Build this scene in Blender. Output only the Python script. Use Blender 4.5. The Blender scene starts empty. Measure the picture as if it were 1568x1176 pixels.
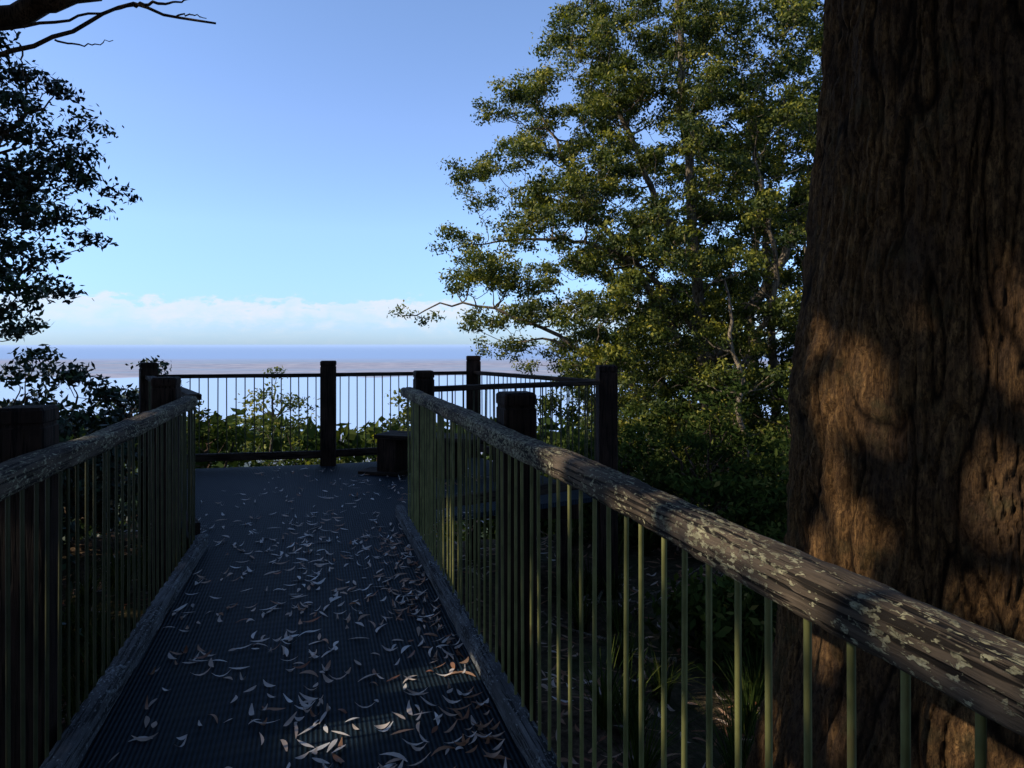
import bpy, math, random
import numpy as np
from mathutils import Vector, Matrix
random.seed(7); rng=np.random.default_rng(11)
scene=bpy.context.scene
COL=scene.collection

# ---------------------------------------------------------------- helpers
def new_obj(name, mesh, parent=None, mat=None):
    o=bpy.data.objects.new(name, mesh); COL.objects.link(o)
    if parent: o.parent=parent
    if mat: mesh.materials.append(mat)
    return o
def empty(name):
    o=bpy.data.objects.new(name,None); COL.objects.link(o); o.empty_display_size=0.3; return o
def mesh_np(name, V, F, smooth=False, attr=None):
    V=np.asarray(V,dtype=np.float32); F=np.asarray(F,dtype=np.int32)
    me=bpy.data.meshes.new(name); k=F.shape[1]
    me.vertices.add(len(V)); me.vertices.foreach_set('co',V.ravel())
    me.loops.add(F.size); me.loops.foreach_set('vertex_index',F.ravel())
    me.polygons.add(len(F)); me.polygons.foreach_set('loop_start',np.arange(0,F.size,k,dtype=np.int32))
    if smooth: me.polygons.foreach_set('use_smooth',np.ones(len(F),dtype=bool))
    if attr is not None:
        a=me.attributes.new('leaf_tone','FLOAT','FACE'); a.data.foreach_set('value',np.asarray(attr,dtype=np.float32))
    me.update(calc_edges=True)
    return me
def unit(a): return a/np.maximum(np.linalg.norm(a,axis=-1,keepdims=True),1e-9)

class NT:
    def __init__(s,name,world=False):
        if world: s.nt=world.node_tree
        else:
            s.mat=bpy.data.materials.new(name); s.mat.use_nodes=True; s.nt=s.mat.node_tree
        s.nt.nodes.clear()
    def n(s,t,**kw):
        nd=s.nt.nodes.new(t)
        for k,v in kw.items(): setattr(nd,k,v)
        return nd
    def l(s,a,b): s.nt.links.new(a,b)
    def noise(s,vec,scale,detail=4,rough=.55,dist=0):
        nd=s.n('ShaderNodeTexNoise'); nd.inputs['Scale'].default_value=scale
        nd.inputs['Detail'].default_value=detail; nd.inputs['Roughness'].default_value=rough
        nd.inputs['Distortion'].default_value=dist
        if vec is not None: s.l(vec,nd.inputs['Vector'])
        return nd.outputs['Fac']
    def ramp(s,fac,stops):
        nd=s.n('ShaderNodeValToRGB'); cr=nd.color_ramp
        while len(cr.elements)<len(stops): cr.elements.new(0.5)
        for e,(p,c) in zip(cr.elements,stops):
            e.position=p; e.color=(c[0],c[1],c[2],1) if hasattr(c,'__len__') else (c,c,c,1)
        s.l(fac,nd.inputs['Fac']); return nd.outputs['Color']
    def mapping(s,vec,scale=(1,1,1),rot=(0,0,0)):
        nd=s.n('ShaderNodeMapping'); nd.inputs['Scale'].default_value=scale; nd.inputs['Rotation'].default_value=rot
        s.l(vec,nd.inputs['Vector']); return nd.outputs['Vector']
    def mix(s,f,a,b,mode='MIX'):
        nd=s.n('ShaderNodeMix',data_type='RGBA',blend_type=mode)
        if isinstance(f,(int,float)): nd.inputs[0].default_value=f
        else: s.l(f,nd.inputs[0])
        for i,v in ((6,a),(7,b)):
            if hasattr(v,'links'): s.l(v,nd.inputs[i])
            else: nd.inputs[i].default_value=(v[0],v[1],v[2],1)
        return nd.outputs[2]
    def math(s,op,a,b=None,c=None,clamp=False):
        nd=s.n('ShaderNodeMath',operation=op,use_clamp=clamp)
        for i,v in enumerate((a,b,c)):
            if v is None: continue
            if isinstance(v,(int,float)): nd.inputs[i].default_value=v
            else: s.l(v,nd.inputs[i])
        return nd.outputs[0]
    def bump(s,h,strength=.5,dist=.01):
        nd=s.n('ShaderNodeBump'); nd.inputs['Strength'].default_value=strength; nd.inputs['Distance'].default_value=dist
        s.l(h,nd.inputs['Height']); return nd.outputs['Normal']
    def principled(s,col,rough=.8,normal=None,spec=.3,metal=0):
        p=s.n('ShaderNodeBsdfPrincipled')
        if hasattr(col,'links'): s.l(col,p.inputs['Base Color'])
        else: p.inputs['Base Color'].default_value=(col[0],col[1],col[2],1)
        if hasattr(rough,'links'): s.l(rough,p.inputs['Roughness'])
        else: p.inputs['Roughness'].default_value=rough
        p.inputs['Specular IOR Level'].default_value=spec; p.inputs['Metallic'].default_value=metal
        if normal is not None: s.l(normal,p.inputs['Normal'])
        return p.outputs['BSDF']
    def out(s,sh):
        o=s.n('ShaderNodeOutputMaterial'); s.l(sh,o.inputs['Surface']); return s.mat

def leaf_mat(name,stops,transl=.3,rough=.5,spec=.3):
    m=NT(name); a=m.n('ShaderNodeAttribute',attribute_name='leaf_tone')
    c=m.ramp(a.outputs['Fac'],stops)
    if spec<=0:
        p=m.n('ShaderNodeBsdfDiffuse'); m.l(c,p.inputs['Color']); p=p.outputs[0]
    else: p=m.principled(c,rough,spec=spec)
    if transl<=0: return m.out(p)
    t=m.n('ShaderNodeBsdfTranslucent'); m.l(m.mix(1.0,c,(1.5,1.6,.6),'MULTIPLY'),t.inputs['Color'])
    mx=m.n('ShaderNodeMixShader'); mx.inputs[0].default_value=transl
    m.l(p,mx.inputs[1]); m.l(t.outputs[0],mx.inputs[2])
    return m.out(mx.outputs[0])
def wood_mat(name,dark,light,lichen=0.0,axis='X',rough=.85,lich_col=(.46,.45,.33)):
    m=NT(name); tc=m.n('ShaderNodeTexCoord').outputs['Object']
    oi=m.n('ShaderNodeObjectInfo').outputs['Random']
    va=m.n('ShaderNodeVectorMath',operation='ADD'); m.l(tc,va.inputs[0])
    cx=m.n('ShaderNodeCombineXYZ'); m.l(m.math('MULTIPLY',oi,37.0),cx.inputs[0]); m.l(m.math('MULTIPLY',oi,11.0),cx.inputs[1]); m.l(cx.outputs[0],va.inputs[1])
    v=va.outputs[0]
    sc=(1.6,26,26) if axis=='X' else (26,26,1.6)
    g=m.noise(m.mapping(v,sc),3,5,.7,.5)
    big=m.noise(v,4.5,3)
    c=m.ramp(g,[(.3,dark),(.7,light)])
    c=m.mix(m.ramp(big,[(.35,0.0),(.7,.8)]),c,tuple(x*.4 for x in dark))
    crack=m.noise(m.mapping(v,(1.3,34,34) if axis=='X' else (34,34,1.3)),2.2,2,.6,.3)
    ck=m.ramp(crack,[(.40,0.0),(.46,1.0)])
    h=m.math('ADD',m.math('MULTIPLY',g,.8),ck)
    c=m.mix(ck,tuple(x*.3 for x in dark),c)
    if lichen>0:
        ln=m.noise(m.mapping(v,(34,66,66) if axis=='X' else (36,36,20)),1.5,3,.6,.25)
        area=m.noise(v,4.0,2)
        f=m.math('ADD',ln,m.math('MULTIPLY',m.math('SUBTRACT',area,.5),.45))
        lf=m.ramp(f,[(.62-.10*lichen,0.0),(.66-.10*lichen,.85)])
        lf=m.math('MULTIPLY',lf,m.ramp(m.noise(v,90,2,.7),[(.36,.25),(.52,1.0)]))
        lc=m.ramp(m.noise(v,30,2),[(.35,tuple(x*.45 for x in lich_col)),(.65,lich_col)])
        c=m.mix(lf,c,lc); h=m.math('ADD',h,m.math('MULTIPLY',lf,.4))
    return m.out(m.principled(c,rough,m.bump(h,.9,.008),spec=.15))

# ---------------------------------------------------------------- materials
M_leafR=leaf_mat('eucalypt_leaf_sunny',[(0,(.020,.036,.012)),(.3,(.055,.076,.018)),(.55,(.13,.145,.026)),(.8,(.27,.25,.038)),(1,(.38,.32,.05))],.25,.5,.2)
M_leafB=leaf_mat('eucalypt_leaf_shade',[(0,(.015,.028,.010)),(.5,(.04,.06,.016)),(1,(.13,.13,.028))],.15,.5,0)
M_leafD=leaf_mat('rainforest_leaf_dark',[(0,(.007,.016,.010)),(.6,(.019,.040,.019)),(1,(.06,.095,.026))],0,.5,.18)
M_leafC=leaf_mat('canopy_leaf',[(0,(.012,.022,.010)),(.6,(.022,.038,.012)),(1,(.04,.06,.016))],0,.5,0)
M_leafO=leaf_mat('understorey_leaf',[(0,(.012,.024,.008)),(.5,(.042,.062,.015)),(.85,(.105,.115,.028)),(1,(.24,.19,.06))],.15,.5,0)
M_limb=wood_mat('pale_gum_bark',(.14,.105,.07),(.40,.33,.25),0,'Z')
M_limbD=wood_mat('dark_limb_bark',(.06,.04,.028),(.22,.15,.10),0,'Z')
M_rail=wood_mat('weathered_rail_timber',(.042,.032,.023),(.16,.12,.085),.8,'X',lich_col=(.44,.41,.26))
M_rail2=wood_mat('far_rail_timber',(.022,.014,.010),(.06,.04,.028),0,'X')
M_kerb=wood_mat('kerb_timber',(.055,.058,.064),(.16,.165,.17),.6,'X',lich_col=(.30,.33,.34))
M_post=wood_mat('post_timber',(.018,.010,.007),(.055,.031,.021),0,'Z')
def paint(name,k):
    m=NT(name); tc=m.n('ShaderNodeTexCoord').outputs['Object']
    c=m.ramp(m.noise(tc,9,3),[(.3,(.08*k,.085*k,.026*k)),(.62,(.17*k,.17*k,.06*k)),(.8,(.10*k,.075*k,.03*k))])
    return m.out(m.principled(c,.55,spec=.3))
M_bal=paint('olive_painted_steel',1.0); M_balD=paint('dark_olive_painted_steel',.28)  # second one is the same olive, scaled much darker

m=NT('anti_slip_mesh_deck'); tc=m.n('ShaderNodeTexCoord').outputs['Object']
mp=m.mapping(tc,(1,1,1),(0,0,-math.radians(16.2)))
w=m.n('ShaderNodeTexWave',wave_type='BANDS',bands_direction='X'); w.inputs['Scale'].default_value=17; w.inputs['Distortion'].default_value=0; m.l(mp,w.inputs['Vector'])
w2=m.n('ShaderNodeTexWave',wave_type='BANDS',bands_direction='Y'); w2.inputs['Scale'].default_value=5; w2.inputs['Distortion'].default_value=0; m.l(mp,w2.inputs['Vector'])
dn=m.noise(tc,1.6,3); dn2=m.noise(tc,30,3)
c=m.ramp(w.outputs['Fac'],[(.25,(.002,.0045,.0065)),(.75,(.011,.026,.042))])
c=m.mix(m.math('MULTIPLY',w2.outputs['Fac'],.35),c,(.004,.008,.011))
c=m.mix(m.ramp(dn,[(.4,0.0),(.7,.4)]),c,(.010,.015,.018))
c=m.mix(m.ramp(dn2,[(.6,0.0),(.8,.3)]),c,(.024,.027,.027))
h=m.math('ADD',w.outputs['Fac'],m.math('MULTIPLY',w2.outputs['Fac'],.4))
M_deck=m.out(m.principled(c,.7,m.bump(h,.7,.004),spec=.12))

m=NT('stringybark')
tc=m.n('ShaderNodeTexCoord').outputs['Object']
at=m.n('ShaderNodeAttribute',attribute_name='furrow').outputs['Fac']
fib=m.noise(m.mapping(tc,(40,40,4.5)),1.6,6,.78,.25)
patch=m.noise(m.mapping(tc,(1,1,.6)),3.2,4,.65,.3)
fine=m.noise(m.mapping(tc,(1,1,.45)),80,3,.75)
c=m.ramp(fib,[(.30,(.036,.022,.014)),(.5,(.165,.090,.040)),(.68,(.40,.225,.09))])
c=m.mix(m.ramp(patch,[(.42,0.0),(.60,.7)]),c,(.070,.046,.032))
c=m.mix(m.ramp(fine,[(.40,.6),(.52,0.0)]),c,(.022,.014,.010))
c=m.mix(m.ramp(m.noise(tc,7,3,.6),[(.56,0.0),(.70,.5)]),c,(.085,.078,.040))
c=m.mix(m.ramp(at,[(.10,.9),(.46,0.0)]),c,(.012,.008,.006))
hgt=m.math('ADD',m.math('MULTIPLY',fib,1.0),m.math('MULTIPLY',fine,.6))
M_bark=m.out(m.principled(c,.95,m.bump(hgt,1.0,.028),spec=.06))

m=NT('dry_leaf'); a=m.n('ShaderNodeAttribute',attribute_name='leaf_tone').outputs['Fac']
c=m.ramp(a,[(0,(.18,.062,.026)),(.22,(.28,.135,.065)),(.4,(.37,.26,.19)),(.75,(.48,.42,.38)),(1,(.60,.58,.56))])
M_dry=m.out(m.principled(c,.6,spec=.3))

# ---------------------------------------------------------------- sun & sky
S=np.array([-0.81,-0.24,0.53]); S=S/np.linalg.norm(S)
elev=math.asin(S[2]); az=math.atan2(S[0],S[1])
sd=bpy.data.lights.new('sun','SUN'); sd.energy=5.0; sd.angle=math.radians(.5); sd.color=(1,.88,.68)
so=bpy.data.objects.new('sun',sd); COL.objects.link(so)
so.rotation_euler=Vector(tuple(-S)).to_track_quat('-Z','Y').to_euler(); so.location=(-20,-6,14)
world=bpy.data.worlds.new('World'); scene.world=world; world.use_nodes=True
m=NT('sky',world)
sky=m.n('ShaderNodeTexSky',sky_type='NISHITA'); sky.sun_disc=False; sky.sun_elevation=elev; sky.sun_rotation=az%(2*math.pi)
sky.altitude=500; sky.air_density=1.0; sky.dust_density=.35; sky.ozone_density=1.4
g=m.n('ShaderNodeTexCoord').outputs['Generated']
sp=m.n('ShaderNodeSeparateXYZ'); m.l(g,sp.inputs[0])
tint=m.ramp(sp.outputs[2],[(.0,(.27,.40,.72)),(.05,(.335,.46,.77)),(.16,(.55,.63,.81)),(.30,(.66,.69,.84)),(.50,(.68,.73,.84))])
skc=m.mix(1.0,m.mix(1.0,sky.outputs[0],tint,'MULTIPLY'),(2.0,2.0,2.0),'MULTIPLY')
cn=m.noise(m.mapping(g,(1,1,2.4)),30,4,.6,.2)
cz=m.math('ADD',sp.outputs[2],m.math('MULTIPLY',m.math('SUBTRACT',cn,.5),-.07))
band=m.ramp(cz,[(.0,0.0),(.020,.15),(.038,.7),(.052,1.0),(.060,0.0)])
puff=m.ramp(m.noise(m.mapping(g,(1,1,1.5)),7,3,.6),[(.38,.25),(.56,1.0)])
cf=m.math('MULTIPLY',m.math('MULTIPLY',band,puff),.75)
col=m.mix(cf,skc,(5.9,5.9,6.1))
bg=m.n('ShaderNodeBackground'); bg.inputs['Strength'].default_value=.15; m.l(col,bg.inputs['Color'])
o=m.n('ShaderNodeOutputWorld'); m.l(bg.outputs[0],o.inputs['Surface'])

# ---------------------------------------------------------------- terrain
def ground_z(x,y):
    x=np.asarray(x,float); y=np.asarray(y,float)
    fall=np.maximum(0,y-7.5); z=-0.85-0.42*fall*np.clip(fall/4,0,1)
    z=z-np.clip((x-3)*.10,0,3)*(np.hypot(x,y)<200)
    z=z+.10*np.sin(x*1.1+.7*y)+.07*np.sin(2.3*x-1.7*y+1)+.03*np.sin(5.1*x+4.3*y)
    return np.maximum(z,-400)
nr,na=230,220
R=np.concatenate([[0.0],np.geomspace(.35,160000,nr)]); A=np.linspace(0,2*np.pi,na,endpoint=False)
RR,AA=np.meshgrid(R,A,indexing='ij'); X=RR*np.sin(AA); Y=RR*np.cos(AA); Z=ground_z(X,Y)
V=np.stack([X,Y,Z],-1).reshape(-1,3)
i,j=np.meshgrid(np.arange(nr),np.arange(na),indexing='ij'); j2=(j+1)%na
F=np.stack([i*na+j,i*na+j2,(i+1)*na+j2,(i+1)*na+j],-1).reshape(-1,4)
F=F[:, ::-1]
m=NT('hillside_and_coastal_plain'); geo=m.n('ShaderNodeNewGeometry').outputs['Position']
s3=m.n('ShaderNodeSeparateXYZ'); m.l(geo,s3.inputs[0]); py=s3.outputs[1]; pz=s3.outputs[2]; px=s3.outputs[0]
litter=m.ramp(m.noise(geo,14,4,.7),[(.3,(.018,.013,.008)),(.55,(.08,.052,.032)),(.75,(.18,.12,.075))])
litter=m.mix(m.ramp(m.noise(geo,1.2,3),[(.45,0.0),(.65,.7)]),litter,(.028,.042,.015))
km=m.mapping(geo,(.001,.001,.001))
n1=m.noise(km,.35,4,.6,.3); n2=m.noise(m.mapping(km,(.25,1,1)),.9,5,.62); n3=m.noise(km,3.0,4,.7)
yk=m.math('MULTIPLY',py,.001)
land=m.ramp(n3,[(.35,(.25,.265,.32)),(.55,(.36,.345,.385)),(.7,(.44,.41,.43))])  # land tones bleached pale: distance haze put into the colour
plain=m.mix(m.ramp(n2,[(.45,0.0),(.6,.7)]),land,(.27,.345,.43))
ykn=m.math('ADD',yk,m.math('MULTIPLY',m.math('SUBTRACT',n1,.5),3.0))
def step(v,a,b): 
    nd=m.n('ShaderNodeMapRange',interpolation_type='SMOOTHSTEP'); m.l(v,nd.inputs[0]); nd.inputs[1].default_value=a; nd.inputs[2].default_value=b; return nd.outputs[0]
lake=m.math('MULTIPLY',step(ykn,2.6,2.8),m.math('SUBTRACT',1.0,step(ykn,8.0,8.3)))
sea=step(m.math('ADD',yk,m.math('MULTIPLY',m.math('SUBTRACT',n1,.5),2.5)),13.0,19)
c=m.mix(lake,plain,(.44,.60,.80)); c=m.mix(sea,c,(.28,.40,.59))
c=m.mix(step(yk,18,100),c,(.41,.54,.72))  # far water fades towards sky colour, painted aerial haze
near=m.ramp(n3,[(.4,(.03,.045,.025)),(.6,(.06,.08,.04))])
c=m.mix(m.math('SUBTRACT',1.0,step(ykn,1.6,2.7)),c,near)
c=m.mix(step(pz,-60,-12),c,litter)
bp=m.bump(m.noise(geo,20,4,.7),.8,.05)
M_ground=m.out(m.principled(c,.95,bp,spec=.1))
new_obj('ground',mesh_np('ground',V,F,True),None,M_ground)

# ---------------------------------------------------------------- foliage tools
def leaf_quads(P,L,W,down=0.0,jit=.35,N=None,spread=.75):
    n=len(P)
    if N is None:
        a=unit(rng.normal(size=(n,3))+np.array([0,0,-down])); b=unit(np.cross(a,rng.normal(size=(n,3))))
    else:
        nn=unit(N+rng.normal(size=(n,3))*spread); a=unit(np.cross(nn,rng.normal(size=(n,3)))); b=np.cross(nn,a)
    l=(L*(1+jit*rng.uniform(-1,1,n)))[:,None]; w=(W*(1+jit*rng.uniform(-1,1,n)))[:,None]
    V=np.stack([P-a*l/2,P+b*w/2-a*l*.08,P+a*l/2,P-b*w/2-a*l*.08],1).reshape(-1,3)
    return V,np.arange(4*n).reshape(n,4)
def clump_pts(C,rad,per,tw=9,sig=.07,flat=.55):
    out=[];val=[];nor=[]
    for c,r in zip(C,rad):
        n=int(per*(r/ .5)**2)+6; k=max(3,int(tw*(r/.5)**1.5))
        d=unit(rng.normal(size=(k,3))); d[:,2]=np.abs(d[:,2])*1.0-.3
        tc=c+d*np.array([r,r,r*flat])*rng.uniform(.4,1,(k,1))
        ii=rng.integers(0,k,n); off=rng.normal(size=(n,3))*sig*np.array([1.2,1.2,.85]); p=tc[ii]+off
        out.append(p); nor.append(unit((p-c)/r+off/sig*.35+np.array([0,0,.25])))
        val.append(np.clip(rng.normal(.34,.16,n)+rng.normal(0,.13)+.38*(p[:,2]-c[2])/(r),0,1))  # yellower upward: new growth, and sunlit tops put into the colour
    return np.concatenate(out),np.concatenate(val),np.concatenate(nor)
class Tubes:
    def __init__(s): s.V=[];s.F=[];s.k=0
    def add(s,pts,rad,sides=6):
        pts=np.asarray(pts,float); rad=np.asarray(rad,float); n=len(pts)
        t=unit(np.gradient(pts,axis=0)); ref=np.array([.3,.9,.2]); 
        u=unit(np.cross(t,ref)); v=np.cross(t,u); th=np.linspace(0,2*np.pi,sides,endpoint=False)
        ring=pts[:,None,:]+rad[:,None,None]*(np.cos(th)[None,:,None]*u[:,None,:]+np.sin(th)[None,:,None]*v[:,None,:])
        s.V.append(ring.reshape(-1,3)); i,j=np.meshgrid(np.arange(n-1),np.arange(sides),indexing='ij'); j2=(j+1)%sides
        s.F.append(np.stack([i*sides+j,i*sides+j2,(i+1)*sides+j2,(i+1)*sides+j],-1).reshape(-1,4)+s.k); s.k+=n*sides
    def obj(s,name,parent,mat): return new_obj(name,mesh_np(name,np.concatenate(s.V),np.concatenate(s.F),True),parent,mat)
def smooth_path(pts,n=14):
    pts=np.asarray(pts,float); t=np.linspace(0,len(pts)-1,n); P=np.vstack([2*pts[0]-pts[1],pts,2*pts[-1]-pts[-2]])
    out=[]
    for x in t:
        i=min(int(x),len(pts)-2); f=x-i; p0,p1,p2,p3=P[i],P[i+1],P[i+2],P[i+3]
        out.append(.5*((2*p1)+(-p0+p2)*f+(2*p0-5*p1+4*p2-p3)*f*f+(-p0+3*p1-3*p2+p3)*f**3))
    return np.array(out)
def grow(tb,trunks,C,base_r=.02,sides=5,upw=1.2):
    N=[];Rn=[]
    for pts,rad in trunks:
        p=smooth_path(pts,22); r=np.interp(np.linspace(0,1,22),np.linspace(0,1,len(rad)),rad)
        p[1:-1]+=rng.normal(size=(20,3))*.03
        tb.add(p,r,10); N+=list(p[4:]);Rn+=list(r[4:])
    cap=len(N)+5*len(C)+10; NB=np.zeros((cap,3)); RB=np.zeros(cap); q=len(N); NB[:q]=N; RB[:q]=Rn
    dd=np.array([np.min(np.linalg.norm(NB[:q]-c,axis=1)) for c in C])
    for k in np.argsort(dd):
        c=C[k]; Nn=NB[:q]; Rr=RB[:q]
        d=np.linalg.norm(Nn-c,axis=1)+upw*np.maximum(0,Nn[:,2]-c[2]+.15)+.25/np.sqrt(Rr*20+.05)
        i=np.argmin(d); a=Nn[i].copy(); ln=np.linalg.norm(c-a)
        if ln<.05: continue
        mid=a+(c-a)*.5+np.array([0,0,-.10*ln])+rng.normal(size=3)*.08*ln
        pp=smooth_path([a,mid,c],7); pp[1:-1]+=rng.normal(size=(5,3))*.02*ln
        r0=min(Rr[i]*.75,base_r*.6+base_r*.9*ln); rr=np.linspace(r0,max(.006,r0*.35),7)
        tb.add(pp,rr,sides); NB[q:q+5]=pp[2:]; RB[q:q+5]=rr[2:]; q+=5
def in_poly(pts,poly):
    x,y=pts[:,0],pts[:,1]; inside=np.zeros(len(pts),bool); n=len(poly)
    for i in range(n):
        x1,y1=poly[i];x2,y2=poly[(i+1)%n]
        if y1==y2: continue
        c=((y1>y)!=(y2>y))&(x<(x2-x1)*(y-y1)/(y2-y1)+x1); inside^=c
    return inside
def poisson(cands,dmin,nmax):
    keep=[]
    for p in cands:
        if len(keep)>=nmax: break
        if not keep or np.min(np.linalg.norm(np.array(keep)-p,axis=1))>dmin: keep.append(p)
    return np.array(keep)
def foliage(name,C,rad,per,L,W,mat,parent,down=.6,sig=.07,flat=.55,tw=9,orient=True,sh=0):
    P,v,N=clump_pts(C,rad,per,tw,sig,flat); V,F=leaf_quads(P,L,W,down,N=N if orient else None)
    return new_obj(name,mesh_np(name,V,F,False,np.clip(v+sh,0,1)),parent,mat)

# ---- the big spreading eucalypt beyond the lookout: rounded leaf heads on rising limbs
tree=empty('eucalyptus_tree')
prof=[(.8,8.3),(.6,7.0),(-.75,6.3),(-.3,5.5),(-1.2,4.9),(-1.0,4.1),(-1.6,3.5),(-1.3,2.75),(-1.5,2.1),(-1.3,1.8),(-.1,1.3),(.9,.6),(1.6,-.6),(3,-2.2),(8,-2.6),(8,6),(7.6,10.5),(5,11.6),(2.4,10.3)]
c2=rng.uniform([-2.0,-2.6],[8,11.8],(12000,2)); c2=c2[in_poly(c2,prof)]
cen=np.array([5.0,4.0]); dx=(c2[:,0]-cen[0])/6.6; dz=(c2[:,1]-cen[1])/7.2
dep=np.sqrt(np.clip(1-dx**2-dz**2,.02,1))*2.6
yy=14+rng.uniform(-1,1,len(c2))*dep
cand=np.stack([c2[:,0]+.2,yy,c2[:,1]],-1)
left=cand[:,0]<1.6+.12*np.abs(cand[:,2]-4)
H1=poisson(cand[left],.90,120); H2=poisson(cand[~left],.84,330)
edgeh=[(-1.15,14,3.45),(-.85,14,4.8),(-.35,14,6.15),(.45,14,6.8),(1.2,14,8.1),(-.95,13.9,2.65),(-.8,13.8,1.85),(.1,14,1.25),(2.0,14,9.2),(.1,13.6,5.3),(.0,13.5,3.5),(-.55,13.8,4.1)]
keep=[h for h in np.vstack([H1,H2]) if min(np.linalg.norm(np.array(e)-h) for e in edgeh)>.75]
heads=np.array(keep+edgeh); hr=np.concatenate([rng.uniform(.34,.72,len(keep)),rng.uniform(.38,.52,len(edgeh))])
C=[];rad=[];tint_=[]
for h,r in zip(heads,hr):
    n=int(8*(r/.6)**2)+3; d=unit(rng.normal(size=(n,3))); d[:,2]=np.where(d[:,2]<-.55,-d[:,2],d[:,2])
    st=rng.uniform(.8,1.25,3)
    C.append(h+d*np.array([r,r,r*.82])*st*rng.uniform(.35,1.0,(n,1))); rad.append(rng.uniform(.15,.28,n))
C=np.vstack(C+[np.array([[-2.3,13.8,2.12],[-2.1,13.85,2.05],[-1.75,13.9,1.9],[-1.6,13.8,2.0]])]); rad=np.concatenate(rad+[np.array([.17,.13,.17,.15])])
tb=Tubes()
grow(tb,[([(4.3,14.6,-4.2),(4.2,14.5,-1),(3.9,14.2,2),(3.6,14,5),(3.4,14,8.5),(3.5,14,10.5)],[.2,.16,.12,.09,.06,.02]),
         ([(4.1,14.4,.2),(3.0,13.8,2.2),(1.6,13.8,4.2),(.6,14,6.2)],[.10,.08,.055,.02]),
         ([(4.0,14.4,-.8),(2.4,13.6,.6),(.8,13.7,1.7),(-.9,13.9,2.3),(-2.2,13.8,2.05)],[.09,.065,.04,.022,.01]),
         ([(4.0,14.3,1.5),(2.6,13.6,3.0),(1.0,13.7,3.6),(-.8,13.9,3.5)],[.07,.05,.035,.012]),
         ([(3.4,14,3.5),(2.2,13.7,6),(1.6,13.9,8)],[.07,.05,.02]),
         ([(4.1,14.4,1),(5.6,14.2,3.2),(6.8,14.1,6),(7.4,14,9)],[.11,.09,.06,.02]),
         ([(4.0,13.6,0),(4.9,12.8,2.5),(4.6,12.9,5.2)],[.08,.05,.02]),
         ([(4.3,12.0,-3),(4.0,11.8,0),(3.7,11.9,2.6)],[.06,.05,.02]),
         ([(6.2,15.6,-5),(6.0,15.4,-1),(5.7,15.2,3),(5.2,15,7)],[.13,.11,.08,.02]),
         ([(5.2,12.6,-4),(5.1,12.4,-1),(5.5,12.3,1.4),(5.3,12.4,3.5)],[.08,.065,.05,.02])],C,.02,upw=1.6)
tb.obj('trunk_and_limbs',tree,M_limb)
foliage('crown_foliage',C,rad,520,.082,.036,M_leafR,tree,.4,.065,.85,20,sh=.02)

def simple_tree(name,base,top,crown,n,rr,per,L,W,mat,lm,trad=.2,down=.5,sig=.09,dmin=.75):
    e=empty(name); base=np.array(base,float); top=np.array(top,float)
    (cx,cy,cz),(ax,ay,az_)=crown
    p=rng.normal(size=(4000,3)); p=unit(p)*rng.uniform(.35,1,(4000,1))**.6*np.array([ax,ay,az_])+np.array([cx,cy,cz])
    C=poisson(p,dmin,n); r=rng.uniform(rr[0],rr[1],len(C))
    tb=Tubes(); mid=(base+top)/2+rng.normal(size=3)*.25
    grow(tb,[([base,mid,top],[trad,trad*.75,trad*.3])],C,.02); tb.obj('trunk_and_limbs',e,lm)
    foliage('crown_foliage',C,r,per,L,W,mat,e,down,sig); return e
def gz(x,y): return float(ground_z(x,y))
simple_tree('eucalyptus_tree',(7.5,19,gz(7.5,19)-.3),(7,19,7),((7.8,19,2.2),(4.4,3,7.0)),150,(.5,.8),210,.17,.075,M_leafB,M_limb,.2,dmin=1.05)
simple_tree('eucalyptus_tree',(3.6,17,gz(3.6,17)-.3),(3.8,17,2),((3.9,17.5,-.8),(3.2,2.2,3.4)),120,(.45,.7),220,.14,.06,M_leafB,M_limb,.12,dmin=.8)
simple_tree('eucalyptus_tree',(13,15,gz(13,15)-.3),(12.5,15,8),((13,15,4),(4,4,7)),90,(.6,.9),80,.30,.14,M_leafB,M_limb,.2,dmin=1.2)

# ---- tree at the left edge, with the overhanging limb
lt=empty('rainforest_tree')
polyL=[(-6.8,4.3),(-4.75,4.35),(-4.7,3.95),(-4.55,3.3),(-4.25,3.05),(-4.4,2.8),(-4.6,2.5),(-4.7,2.0),(-5.0,1.6),(-6.8,1.4)]
c2=rng.uniform([-7,1.4],[-4.2,4.6],(4000,2)); c2=c2[in_poly(c2,polyL)]
c3=np.stack([c2[:,0],rng.uniform(6.3,7.6,len(c2)),c2[:,1]],-1)
C1=poisson(c3,.28,180); r1=rng.uniform(.17,.30,len(C1))
p=unit(rng.normal(size=(3000,3)))*rng.uniform(.3,1,(3000,1))**.6*np.array([2.0,2.6,2.6])+np.array([-8.2,6.2,4.6])
C2=poisson(p,.8,80); r2=rng.uniform(.4,.6,len(C2))
tb=Tubes()
grow(tb,[([(-7.6,6.4,gz(-7.6,6.4)-.3),(-7.5,6.3,2),(-7.6,6.2,5),(-7.8,6.2,7)],[.24,.2,.13,.05]),
         ([(-7.5,6.3,1.6),(-6.6,6.5,2.5),(-5.6,6.8,3.2),(-4.8,7.0,3.9)],[.10,.07,.04,.012]),
         ([(-7.5,6.3,2.6),(-6.2,5.7,3.3),(-4.5,5.1,3.70),(-3.7,5,3.90),(-3.1,5,4.14),(-2.4,4.9,4.9)],[.14,.12,.10,.085,.075,.04])],np.vstack([C1,C2]),.014)
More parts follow.
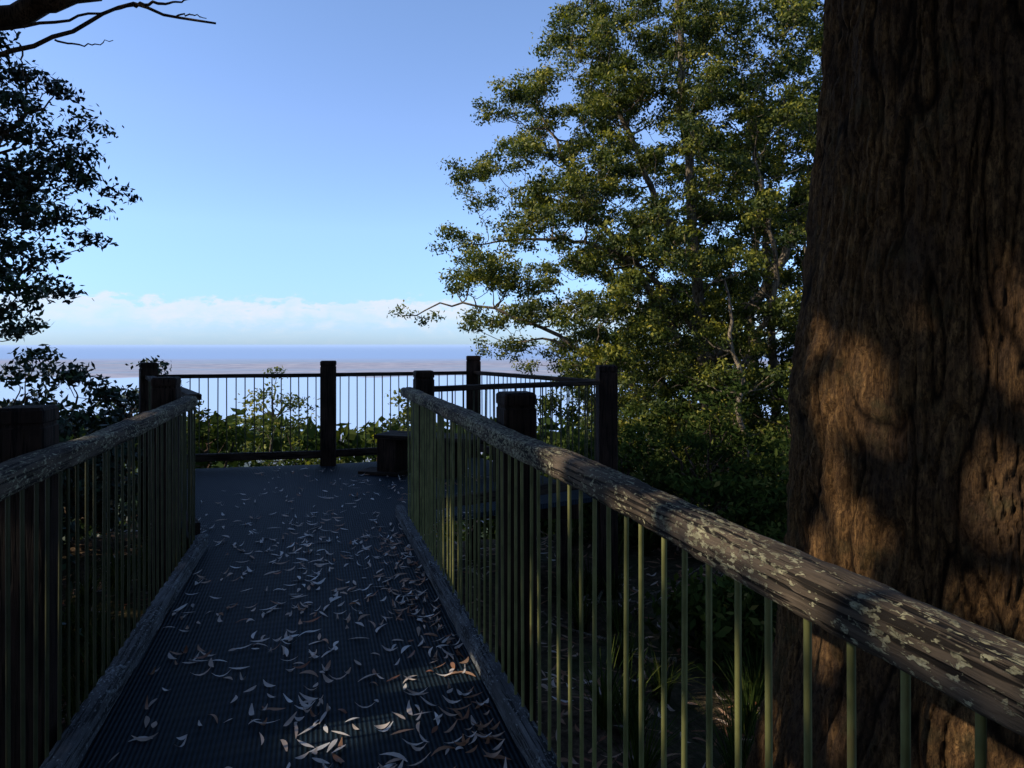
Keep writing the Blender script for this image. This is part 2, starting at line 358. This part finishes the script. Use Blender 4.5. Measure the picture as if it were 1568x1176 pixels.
for pts,r in [([(-4.1,5.05,3.45),(-3.75,5,3.62),(-3.35,5,3.72),(-3.05,5,3.88),(-2.78,5,3.98),(-2.5,5,3.89),(-2.17,5,3.84)],.022),
              ([(-4.1,5.05,3.78),(-3.7,5,3.80),(-3.3,5,3.86),(-3.0,5,3.93),(-2.75,5,3.97)],.016),
              ([(-2.78,5,3.98),(-2.55,5,3.99),(-2.35,5,4.02)],.014),([(-3.35,5,3.72),(-3.15,5.05,3.70),(-2.98,5.1,3.76)],.008),
              ([(-2.5,5,3.89),(-2.38,5.03,3.92),(-2.26,5.05,3.90)],.008),([(-3.6,5,3.68),(-3.55,4.95,3.5),(-3.5,4.9,3.38)],.007),
              ([(-3.9,5,3.82),(-3.7,5,3.95),(-3.5,5,4.05),(-3.3,5,4.2)],.014)]:
    q=smooth_path(pts,16); q[1:-1]+=rng.normal(size=(14,3))*.006; tb.add(q,np.linspace(r,r*.35,16),6)
tb.obj('trunk_and_limbs',lt,M_limbD)
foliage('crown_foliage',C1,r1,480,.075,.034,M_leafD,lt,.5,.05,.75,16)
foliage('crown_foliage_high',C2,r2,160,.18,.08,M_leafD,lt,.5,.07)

# ---- unseen leaf slab added up-sun to shade the deck, gaps cut for dapples
lit=[]
def tr(theta_deg,z,r):
    th=math.radians(theta_deg); return (1.75-.62*math.cos(th),2.6-.62*math.sin(th),z,r)
lit+= [tr(28,1.36,.09),tr(14,1.25,.08),tr(55,1.66,.11),tr(66,1.52,.13),tr(74,1.40,.11),tr(45,1.55,.05),tr(8,1.52,.07),tr(30,1.20,.06),tr(52,1.80,.07),
       tr(60,1.00,.12),tr(75,1.04,.11),tr(90,1.00,.10),tr(48,.90,.08),tr(14,1.0,.07),tr(28,.86,.07),tr(70,.86,.07),
       tr(10,.70,.10),tr(24,.62,.08),tr(48,.70,.08),tr(66,.76,.08),tr(38,.55,.06),tr(50,.28,.10),tr(30,.1,.10),tr(70,.2,.09),tr(15,.4,.08),tr(90,.62,.08),tr(60,-.1,.09)]
for d,r in [(.82,.06),(.95,.05),(1.1,.08),(1.27,.05),(1.42,.07),(1.62,.05),(1.95,.05),(2.3,.04)]: lit.append((.8436-.3045*d,d,1.12,r))
for d,z,r in [(1.3,.8,.08),(1.5,.6,.08),(2.2,.45,.1),(2.5,.55,.1),(1.8,.75,.08),(1.1,.9,.06),(2.0,.9,.06)]: lit.append((.8436-.3045*d,d,z,r))
lit+=[(.9,3.4,-.75,.15),(1.2,4.4,-.7,.2),(.6,3.0,-.8,.12),(2.2,5.6,-.4,.22),(3,6.5,-.1,.25),(2.7,9,.2,.35),(3.6,8,.2,.3),(1.8,9.5,0,.3),(4.3,7,.2,.25)]
lit=np.array(lit)
def away_from_gaps(P):
    ok=np.ones(len(P),bool)
    for x,y,z,r in lit:
        q=P-np.array([x,y,z]); t=q@S; d=np.linalg.norm(q-t[:,None]*S,axis=1); ok&=~((d<r+.04)&(t>0))
    return ok
nn=60000
T=np.stack([rng.uniform(-5,3.4,nn),rng.uniform(-1.5,9.2,nn),rng.uniform(-.3,1.4,nn)],-1)
k=int(nn*.35); T[:k]=np.stack([rng.uniform(.6,2.9,k),rng.uniform(1.5,3.8,k),rng.uniform(-.8,7,k)],-1)
P=T+S*rng.uniform(7.5,14,(nn,1))
P=P[(P[:,0]<-.86*P[:,1]-1.5)|(P[:,1]<-1)]
P=P[away_from_gaps(P)]
ct=empty('added_shade_canopy')
V,F=leaf_quads(P,.22,.11,.5); new_obj('crown_foliage',mesh_np('crown_foliage',V,F,False,np.clip(rng.normal(.5,.22,len(P)),0,1)),ct,M_leafC)
tb=Tubes()  # trunks added so the leaf slab reads as trees
for b in [(-8.5,-1.0),(-10,-4.5),(-10.5,2.2)]:
    z0=gz(*b); q=smooth_path([(b[0],b[1],z0-.3),(b[0]+.2,b[1]+.1,3),(b[0],b[1]+.3,6),(b[0]+.5,b[1]+.2,10)],14); tb.add(q,np.linspace(.26,.06,14),10)
    for _ in range(12):
        i=rng.integers(5,13); e=q[i]+np.array([rng.uniform(-2,2.5),rng.uniform(-2,2),rng.uniform(.5,2)]); tb.add(smooth_path([q[i],(q[i]+e)/2+[0,0,-.15],e],6),np.linspace(.07,.015,6),6)
tb.obj('trunk_and_limbs',ct,M_limbD)
simple_tree('added_shade_canopy',(3.5,-5,gz(3.5,-5)-.3),(3.2,-5,9),((2.5,-5.5,6.0),(6,3.2,4.6)),110,(.8,1.1),50,.5,.24,M_leafC,M_limbD,.3,dmin=1.1)  # this and the next: unseen trees added behind camera to cut sky light
simple_tree('added_shade_canopy',(-4,-7.5,gz(-4,-7.5)-.3),(-4,-7.5,9),((-4,-7.5,5),(5,2.5,5.5)),110,(.8,1.1),50,.5,.24,M_leafC,M_limbD,.3,dmin=1.1)

# ---------------------------------------------------------------- giant trunk
bt=empty('giant_eucalyptus_tree')
nt_,nz=700,820
th=np.linspace(0,2*np.pi,nt_,endpoint=False); zz=np.linspace(-1.6,9.5,nz)
def vnoise(u,v,pu,seed):
    r=np.random.default_rng(seed).random((pu,4096)); iu=np.floor(u).astype(int); iv=np.floor(v).astype(int)
    fu=u-iu; fv=v-iv; fu=fu*fu*(3-2*fu); fv=fv*fv*(3-2*fv)
    g=lambda a,b: r[a%pu,b%4096]
    return (g(iu,iv)*(1-fu)+g(iu+1,iv)*fu)*(1-fv)+(g(iu,iv+1)*(1-fu)+g(iu+1,iv+1)*fu)*fv
TH,ZZ=np.meshgrid(th,zz); U=TH/(2*np.pi)
def rn(pu,sv,seed,warp=.0):
    w=(vnoise(U*30,ZZ*3.5,30,seed+50)-.5)*warp; return vnoise((U+w/30)*pu,ZZ*sv,pu,seed)
base=np.interp(ZZ,[-1.6,-1,-.3,0,.4,.75,1.38,2.0,2.7,4,6,9.5],[1.1,.93,.78,.72,.675,.64,.625,.565,.515,.475,.43,.36])
f1=1-np.abs(2*rn(76,2.0,1,.9)-1); f2=1-np.abs(2*rn(150,5.0,2,.9)-1); f3=1-np.abs(2*rn(240,11,3,1.0)-1)
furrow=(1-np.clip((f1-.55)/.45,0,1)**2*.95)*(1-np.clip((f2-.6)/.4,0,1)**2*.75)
lump=(rn(6,.8,5)-.5)*.06+(rn(16,2.0,6)-.5)*.022+(rn(40,7,7)-.5)*.018
root=np.clip(.5-ZZ,0,2.2)*.05*np.cos(TH*5+.6)
disp=lump+root+.024*(furrow-.6)-.010*(f3-.5)+(rn(170,30,8)-.5)*.010+(rn(300,60,9)-.5)*.005
disp+=.035*np.exp(-((ZZ-1.32)/.16)**2)*np.exp(-(np.angle(np.exp(1j*(TH-(math.pi+.35))))/.5)**2)
Rr=base+disp
V=np.stack([1.75+Rr*np.cos(TH),2.6+Rr*np.sin(TH),ZZ],-1).reshape(-1,3)
i,j=np.meshgrid(np.arange(nz-1),np.arange(nt_),indexing='ij'); j2=(j+1)%nt_
F=np.stack([i*nt_+j,i*nt_+j2,(i+1)*nt_+j2,(i+1)*nt_+j],-1).reshape(-1,4)
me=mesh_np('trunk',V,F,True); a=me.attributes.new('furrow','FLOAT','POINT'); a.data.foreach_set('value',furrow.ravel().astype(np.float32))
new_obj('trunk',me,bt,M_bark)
p=rng.uniform([-5,-4,0],[6,7.5,1],(6000,3)); p[:,2]=8.2+p[:,2]*3.0+np.abs(p[:,0]-1)*-.15  # unseen crown, spread wide over the deck to block sky light
p=p[(p[:,2]>2.6+.62*np.maximum(p[:,1],0)+.9)]
C=poisson(p,1.0,110); tb=Tubes(); grow(tb,[([(1.75,2.6,9.3),(1.8,2.4,11),(1.9,2.2,13)],[.36,.25,.08]),([(1.75,2.6,8.2),(.3,2.8,8.8),(-2,3,9.4),(-4,3,9.8)],[.2,.15,.1,.03])],C,.03); tb.obj('limbs',bt,M_limbD)
foliage('crown_foliage',C,rng.uniform(.7,1.0,len(C)),50,.36,.18,M_leafC,bt,.5,.12)

# ---------------------------------------------------------------- timber parts
def place_along(o,p0,d):
    xa=d.normalized(); ya=Vector((0,0,1)).cross(xa).normalized(); za=xa.cross(ya)
    M=Matrix((xa,ya,za)).transposed().to_4x4(); M.translation=p0; o.matrix_world=M; return o
def box_beam(name,p0,p1,w,h,mat,parent,bev=.006,roll_noise=0.0):
    p0=Vector(p0);p1=Vector(p1); d=p1-p0; L=d.length; n=max(2,int(L/.12))
    b=bev; prof=[(-w/2+b,-h/2),(w/2-b,-h/2),(w/2,-h/2+b),(w/2,h/2-b),(w/2-b,h/2),(-w/2+b,h/2),(-w/2,h/2-b),(-w/2,-h/2+b)]
    verts=[];faces=[]; k=len(prof)
    for s in range(n+1):
        x=L*s/n
        for (y,z) in prof:
            verts.append((x,y+random.uniform(-1,1)*roll_noise,z+random.uniform(-1,1)*roll_noise))
    for s in range(n):
        for q in range(k): faces.append((s*k+q,s*k+(q+1)%k,(s+1)*k+(q+1)%k,(s+1)*k+q))
    faces.append(tuple(range(k-1,-1,-1))); faces.append(tuple(n*k+q for q in range(k)))
    me=bpy.data.meshes.new(name); me.from_pydata(verts,[],faces); me.update()
    return place_along(new_obj(name,me,parent,mat),p0,d)
def post(name,x,y,z0,z1,w,ang,mat,parent):
    prof=[(z0,1),(z1-.075,1),(z1-.07,.93),(z1-.058,.93),(z1-.053,1.0),(z1-.012,1.0),(z1,.86)]
    b=.008; q=w/2; ring=[(-q+b,-q),(q-b,-q),(q,-q+b),(q,q-b),(q-b,q),(-q+b,q),(-q,q-b),(-q,-q+b)]
    verts=[];faces=[]
    for z,s in prof:
        for (a,c) in ring: verts.append((a*s+random.uniform(-.0015,.0015),c*s+random.uniform(-.0015,.0015),z))
    for i in range(len(prof)-1):
        for k in range(8): faces.append((i*8+k,i*8+(k+1)%8,(i+1)*8+(k+1)%8,(i+1)*8+k))
    faces.append(tuple((len(prof)-1)*8+k for k in range(8)))
    me=bpy.data.meshes.new(name); me.from_pydata(verts,[],faces); me.update()
    o=new_obj(name,me,parent,mat); o.location=(x,y,0); o.rotation_euler=(0,0,ang); return o
def log_rail(name,p0,p1,w,h,mat,parent,seed):
    p0=Vector(p0);p1=Vector(p1); d=p1-p0; L=d.length; n=int(L/.015); k=32
    x=np.linspace(0,L,n+1); a=np.linspace(0,2*np.pi,k,endpoint=False)
    e=4.2; ca,sa=np.cos(a),np.sin(a); rr=(np.abs(ca)**e+np.abs(sa)**e)**(-1/e)
    XX,AA=np.meshgrid(x,a,indexing='ij'); U_=AA/(2*np.pi)
    nz1=vnoise(U_*5,XX*2.2+7,5,seed)-.5; nz2=vnoise(U_*12,XX*9,12,seed+1)-.5; nz3=vnoise(U_*32,XX*30,32,seed+2)-.5; nz4=vnoise(U_*32,XX*3,32,seed+3)
    s=1+.14*nz1+.09*nz2+.06*nz3-.10*np.clip((nz4-.72)/.28,0,1)
    wob=(vnoise(XX*0,XX*1.3,3,seed+4)-.5)*.014
    Yv=w/2*ca*rr*s; Zv=h/2*sa*rr*s+wob
    V=np.stack([XX,Yv,Zv],-1).reshape(-1,3)
    i,j=np.meshgrid(np.arange(n),np.arange(k),indexing='ij'); j2=(j+1)%k
    F=np.stack([i*k+j,i*k+j2,(i+1)*k+j2,(i+1)*k+j],-1).reshape(-1,4)
    V=np.vstack([V,[[0,0,0],[L,0,0]]]); c0=len(V)-2
    me=bpy.data.meshes.new(name)
    faces=[tuple(f) for f in F.tolist()]+[(c0,(q+1)%k,q) for q in range(k)]+[(c0+1,n*k+q,n*k+(q+1)%k) for q in range(k)]
    me.from_pydata(V.tolist(),[],faces); me.polygons.foreach_set('use_smooth',[True]*len(faces)); me.update()
    return place_along(new_obj(name,me,parent,mat),p0,d)
def balusters(name,p0,p1,z0,z1,r,step_,mat,parent,skip=.05):
    p0=np.array(p0,float);p1=np.array(p1,float); L=np.linalg.norm(p1-p0); n=int((L-2*skip)/step_); tb=Tubes()
    for i in range(n+1):
        t=(skip+i*(L-2*skip)/n)/L; q=p0+(p1-p0)*t+rng.normal(size=2)*.002; q2=q+rng.normal(size=2)*.0035
        zs=np.linspace(z0,z1,4); tb.add(np.stack([np.linspace(q[0],q2[0],4),np.linspace(q[1],q2[1],4),zs],-1),[r]*4,10)
    return tb.obj(name,parent,mat)

def RX(d): return .8436-.3045*d
def LX(d): return -.948-.27*d
rr_=empty('walkway_railing')
a=math.atan2(.3045,1)
log_rail('handrail',(RX(-1.6),-1.6,1.10),(RX(5.62),5.62,1.10),.100,.080,M_rail,rr_,3)
balusters('balusters',(RX(-1.6),-1.6),(RX(5.55),5.55),.02,1.075,.0065,.097,M_bal,rr_)
box_beam('kerb_beam',(RX(-1.6)-.02,-1.6,.052),(RX(5.9)-.02,5.9,.052),.075,.10,M_kerb,rr_,.014,.003)
for d in (.72,3.15,5.62): post('post',RX(d)+.135,d+.04,-1.2,1.27,.155,a,M_post,rr_)
lr=empty('walkway_railing'); al=math.atan2(.27,1)
log_rail('handrail',(LX(-1.6),-1.6,1.095),(LX(4.7),4.7,1.095),.100,.078,M_rail,lr,23)
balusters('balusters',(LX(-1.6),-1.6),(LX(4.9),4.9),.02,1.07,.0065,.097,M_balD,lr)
box_beam('kerb_beam',(LX(-1.6)+.03,-1.6,.052),(LX(5.0)+.03,5.0,.052),.08,.10,M_kerb,lr,.014,.003)
for d in (.2,2.5,4.62): post('post',LX(d)-.13,d-.03,-1.2,1.27,.155,al,M_post,lr)
pl=[(-2.33,5.02),(-4.26,8.0),(-2.26,8.4),(-.51,9.0),(.93,6.72),(-.80,5.66)]
lk=empty('lookout_railing')
for q in range(5):
    (x0,y0),(x1,y1)=pl[q],pl[q+1]
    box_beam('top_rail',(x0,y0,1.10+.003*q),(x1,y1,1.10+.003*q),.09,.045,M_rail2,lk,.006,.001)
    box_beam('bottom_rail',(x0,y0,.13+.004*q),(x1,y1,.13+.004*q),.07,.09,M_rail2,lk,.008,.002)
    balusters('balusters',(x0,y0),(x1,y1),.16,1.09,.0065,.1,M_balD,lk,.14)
for (x,y),h,aa in [((-4.26,8.0),1.27,.6),((-2.26,8.4),1.28,.2),((-.51,9.0),1.33,.1),((.93,6.72),1.28,.1)]:
    post('post',x,y,-4,h,.185,aa,M_post,lk)

dk=empty('boardwalk_deck')
def slab(name,poly,zt,t,mat,parent):
    n=len(poly); V=[(x,y,zt) for x,y in poly]+[(x,y,zt-t) for x,y in poly]
    F=[tuple(range(n)),tuple(range(2*n-1,n-1,-1))]+[(i,i+n,(i+1)%n+n,(i+1)%n) for i in range(n)]
    me=bpy.data.meshes.new(name); me.from_pydata(V,[],F); me.update(); return new_obj(name,me,parent,mat)
full=[(RX(-1.6),-1.6),(RX(5.7),5.7),(.95,6.72),(-.5,9.05),(-2.26,8.45),(-4.3,8.03),(LX(5.0),5.0),(LX(-1.6),-1.6)]
slab('mesh_surface',full,0,.045,M_deck,dk)
for y in np.arange(-1.4,8.4,1.15):
    xl=LX(y) if y<5 else -2.33-(y-5)*.64; xr=RX(y) if y<5.6 else (.7 if y<7 else -.0-(y-7)*.3)
    box_beam('joist',(xl+.05,y,-.126),(xr-.05,y,-.126),.09,.16,M_post,dk)
    for xx in (xl+.2,xr-.2): post('stump',xx,y,gz(xx,y)-.4,-.207,.14,0,M_post,dk)

bn=empty('timber_bench'); bx0=np.array([-1.50,7.95]); bx1=np.array([.10,7.42]); 
dv=unit(bx1-bx0); pv=np.array([-dv[1],dv[0]])
for s in (0.14,.5*1.68,1.54):
    c_=bx0+dv*s
    box_beam('end_block',(c_[0]-pv[0]*.18,c_[1]-pv[1]*.18,.205),(c_[0]+pv[0]*.18,c_[1]+pv[1]*.18,.205),.24,.40,M_post,bn,.01)
for k in range(3):
    o_=pv*(-.14+.14*k); box_beam('seat_plank',(bx0[0]+o_[0],bx0[1]+o_[1],.432),(bx1[0]+o_[0],bx1[1]+o_[1],.432),.13,.05,M_rail2,bn,.008)
box_beam('footing',(bx0[0]-.22*dv[0],bx0[1]-.22*dv[1]-.1,.022),(bx0[0]+.3*dv[0],bx0[1]+.3*dv[1]-.1,.022),.30,.035,M_rail2,bn)

# ---------------------------------------------------------------- fallen leaves
def strip_leaves(name,P,Z,Lr,Wr,mat,lift=.012,vals=None):
    V=[];F=[];A=[];k=0
    for idx,(x,y) in enumerate(P):
        L=random.uniform(*Lr); W=random.uniform(*Wr); yaw=random.uniform(0,2*math.pi); curv=random.gauss(0,.28); z0=Z[idx]+random.uniform(.003,lift); tilt=random.uniform(-.08,.10); roll=random.uniform(-.6,.6); curl=random.uniform(-.012,.025)
        n=5; v=random.random() if vals is None else vals[idx]
        for i in range(n+1):
            t=i/n; s=(t-.5)*L; an=yaw+curv*(t-.5); cx_=x+math.cos(yaw)*s-math.sin(yaw)*curv*(t-.5)**2*L; cy_=y+math.sin(yaw)*s+math.cos(yaw)*curv*(t-.5)**2*L
            w=W*(math.sin(math.pi*min(.97,max(.05,t**.85))))/2; zc=z0+curl*(2*t-1)**2+max(0,tilt*s)
            dx=-math.sin(an)*w; dy=math.cos(an)*w; zr=abs(w*roll)
            V+= [(cx_+dx,cy_+dy,zc+zr*(1 if roll>0 else 0)),(cx_-dx,cy_-dy,zc+zr*(0 if roll>0 else 1))]
        for i in range(n): F.append((k+2*i,k+2*i+1,k+2*i+3,k+2*i+2)); A.append(v)
        k+=2*(n+1)
    return new_obj(name,mesh_np(name,V,F,False,A),None,mat)
pts=[];vals=[]
cl=[(random.uniform(0,1),random.uniform(1.4,8)) for _ in range(60)]
while len(pts)<1250:
    q=random.random()
    if q<.36: d=random.uniform(1.3,8.3); t=random.uniform(.08,.95)
    elif q<.62: d=random.uniform(1.3,5.8); t=1-abs(random.gauss(0,.12))-.04
    elif q<.86: c_=random.choice(cl); t=c_[0]+random.gauss(0,.06); d=c_[1]+random.gauss(0,.14)
    else: d=random.uniform(1.3,6); t=random.gauss(.5,.06)
    if d<5.3:
        if not(.06<t<.955): continue
        x=LX(d)+t*(RX(d)-LX(d))
    else:
        x=-3.2+t*3.0
        if d>8.1: continue
    pts.append((x,d))
    vals.append(min(1,max(0,random.gauss(.70,.17))) if random.random()<(.78 if t<.8 else .4) else random.uniform(0,.4))
strip_leaves('fallen_leaves',pts,[.001]*len(pts),(.035,.115),(.010,.022),M_dry,.012,vals)
n_=7000; xs=rng.uniform(-7,6,n_); ys=rng.uniform(-1,9,n_); zg=ground_z(xs,ys)
strip_leaves('leaf_litter',np.stack([xs,ys],-1).tolist(),(zg+.01).tolist(),(.07,.17),(.014,.03),M_dry,.05,np.clip(rng.normal(.25,.2,n_),0,1).tolist())

# ---------------------------------------------------------------- shrubs and understorey
def shrub(name,cx,cy,top,rx,ry,n,rr,per,L,W,mat,down=.2,flat=.8):
    zb=gz(cx,cy); h=top-zb; e=empty(name)
    p=unit(rng.normal(size=(2500,3)))*rng.uniform(.2,1,(2500,1))**.5; p=p[p[:,2]>-.75]
    p=p*np.array([rx,ry,h*.55])+np.array([cx,cy,zb+h*.47])
    C=poisson(p,min(rx,ry,h*.5)*.32,n); r=rng.uniform(rr[0],rr[1],len(C)); tb=Tubes()
    tr_=[]
    for _ in range(3):
        o=rng.normal(size=2)*.15*rx; tr_.append(([(cx+o[0]*.4,cy+o[1]*.4,zb-.2),(cx+o[0],cy+o[1],zb+h*.4),(cx+o[0]*2,cy+o[1]*2,zb+h*.75)],[.035,.025,.012]))
    grow(tb,tr_,C,.01); tb.obj('stems',e,M_limbD)
    foliage('foliage',C,r,per,L,W,mat,e,down,.06,flat,10)
for a_ in [(-6.1,8.6,1.45,.9,.8),(-5.35,8.9,1.25,.7,.7),(-7.2,8.2,1.5,.9,.9),(-5.0,7.6,.75,.6,.7),(-4.9,6.0,.55,.8,.8),(-3.6,4.2,.45,.55,.9),(-3.9,2.6,.5,.7,.9),(-5.4,4.8,.9,.9,.9),(-6.6,6.3,1.0,.9,.9),(-5.9,10.8,1.2,.8,.8)]:
    shrub('understorey_shrub',*a_[:5],40,(.2,.34),280,.10,.045,M_leafD)
for a_ in [(-4.5,10.2,.55,.8,.8),(-3.4,10.6,.25,.8,.7),(-1.75,11.2,.72,.55,.6),(-2.6,10.3,-.15,.9,.6),(-1.2,10.4,-.25,.9,.6)]:
    shrub('lookout_shrub',*a_[:5],36,(.20,.32),240,.085,.042,M_leafO if a_[0]<-3 else M_leafR)
simple_tree('young_eucalyptus',(-4.9,14,gz(-4.9,14)-.2),(-4.85,14,.5),((-4.9,14,-.35),(.75,.8,1.25)),24,(.2,.32),240,.10,.04,M_leafR,M_limb,.05,dmin=.4)
for a_ in [(1.6,9.6,.3,.9,.8),(2.7,9.2,.5,.9,.8),(3.7,8.2,.35,.9,.8),(2.3,7.6,-.05,.8,.7),(4.6,9.4,.9,1,.9),(5.6,8.4,.9,1,.9),(3.1,6.3,-.15,.8,.8),(4.4,6.6,.3,.8,.8),(1.9,10.9,.5,1,.9),(3.3,11.0,.9,1.1,.9),(1.2,8.2,-.35,.5,.5),(5.0,11.2,1.6,1.2,1),(1.8,5.3,-.40,.45,.5),(2.6,4.9,-.3,.6,.5),(0.4,9.9,-.3,.8,.5)]:
    shrub('understorey_shrub',*a_[:5],42,(.2,.34),280,.09,.04,M_leafO)
xs=rng.uniform(-34,40,900); ys=rng.uniform(18,75,900); zt=ground_z(xs,ys)+rng.uniform(3,11,900); zt=np.minimum(zt,1.5-.15*ys)
C=np.stack([xs,ys,zt],-1)
P,v,N=clump_pts(C,rng.uniform(.9,1.8,900),9,7,.3,.7); V,F=leaf_quads(P,.5,.26,.2,N=N)
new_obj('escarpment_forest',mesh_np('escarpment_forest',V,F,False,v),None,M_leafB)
def tufts(name,cs,mat):
    V=[];F=[];A=[];k=0
    for (x,y,s) in cs:
        z=gz(x,y)
        for _ in range(70):
            an=random.uniform(0,6.283); L=s*random.uniform(.5,1.1); w=.005+.004*random.random(); o=random.uniform(0,.07); lean=random.uniform(.15,.8); dx,dy=math.cos(an),math.sin(an)
            for i in range(5):
                t=i/4; rx=o+L*lean*t**1.7; zz_=z+L*(t-.45*lean*t*t); ww=w*(1-t*.95)
                V+=[(x+dx*rx-dy*ww,y+dy*rx+dx*ww,zz_),(x+dx*rx+dy*ww,y+dy*rx-dx*ww,zz_)]
            v=random.uniform(0,.8)
            for i in range(4): F.append((k+2*i,k+2*i+1,k+2*i+3,k+2*i+2)); A.append(v)
            k+=10
    return new_obj(name,mesh_np(name,V,F,False,A),None,mat)
cs=[(random.uniform(.5,4.5),random.uniform(1.5,8),random.uniform(.25,.6)) for _ in range(80)]
cs=[c_ for c_ in cs if c_[0]>RX(c_[1])+.35 and math.hypot(c_[0]-1.75,c_[1]-2.6)>1.05]
cs+=[(LX(d)-random.uniform(.35,2.5),d,random.uniform(.3,.8)) for d in np.random.default_rng(3).uniform(0,7,70)]
tufts('grass_tussocks',cs,M_leafO)
tb=Tubes()
for _ in range(60):
    x,y=random.uniform(.6,4),random.uniform(2,7); an=random.uniform(0,3.14); L=random.uniform(.25,1.1)
    if math.hypot(x-1.75,y-2.6)<1.0: continue
    q=[(x+math.cos(an)*L*t+random.gauss(0,.02),y+math.sin(an)*L*t+random.gauss(0,.02),gz(x+math.cos(an)*L*t,y+math.sin(an)*L*t)+.03+random.uniform(0,.04)) for t in (0,.33,.66,1)]
    tb.add(smooth_path(q,8),np.linspace(.014,.005,8)*random.uniform(.6,1.6),6)
tb.obj('fallen_sticks',None,M_limb)

# ---------------------------------------------------------------- camera
cd=bpy.data.cameras.new('camera'); cam=bpy.data.objects.new('camera',cd); COL.objects.link(cam)
cd.sensor_width=36; cd.lens=24; cd.shift_y=-.0402; cam.location=(0,0,1.5); cam.rotation_euler=(math.radians(90),0,0)
cd.clip_start=.05; cd.clip_end=400000; scene.camera=cam
scene.view_settings.view_transform='Standard'; scene.view_settings.look='None'; scene.view_settings.exposure=0; scene.view_settings.gamma=1
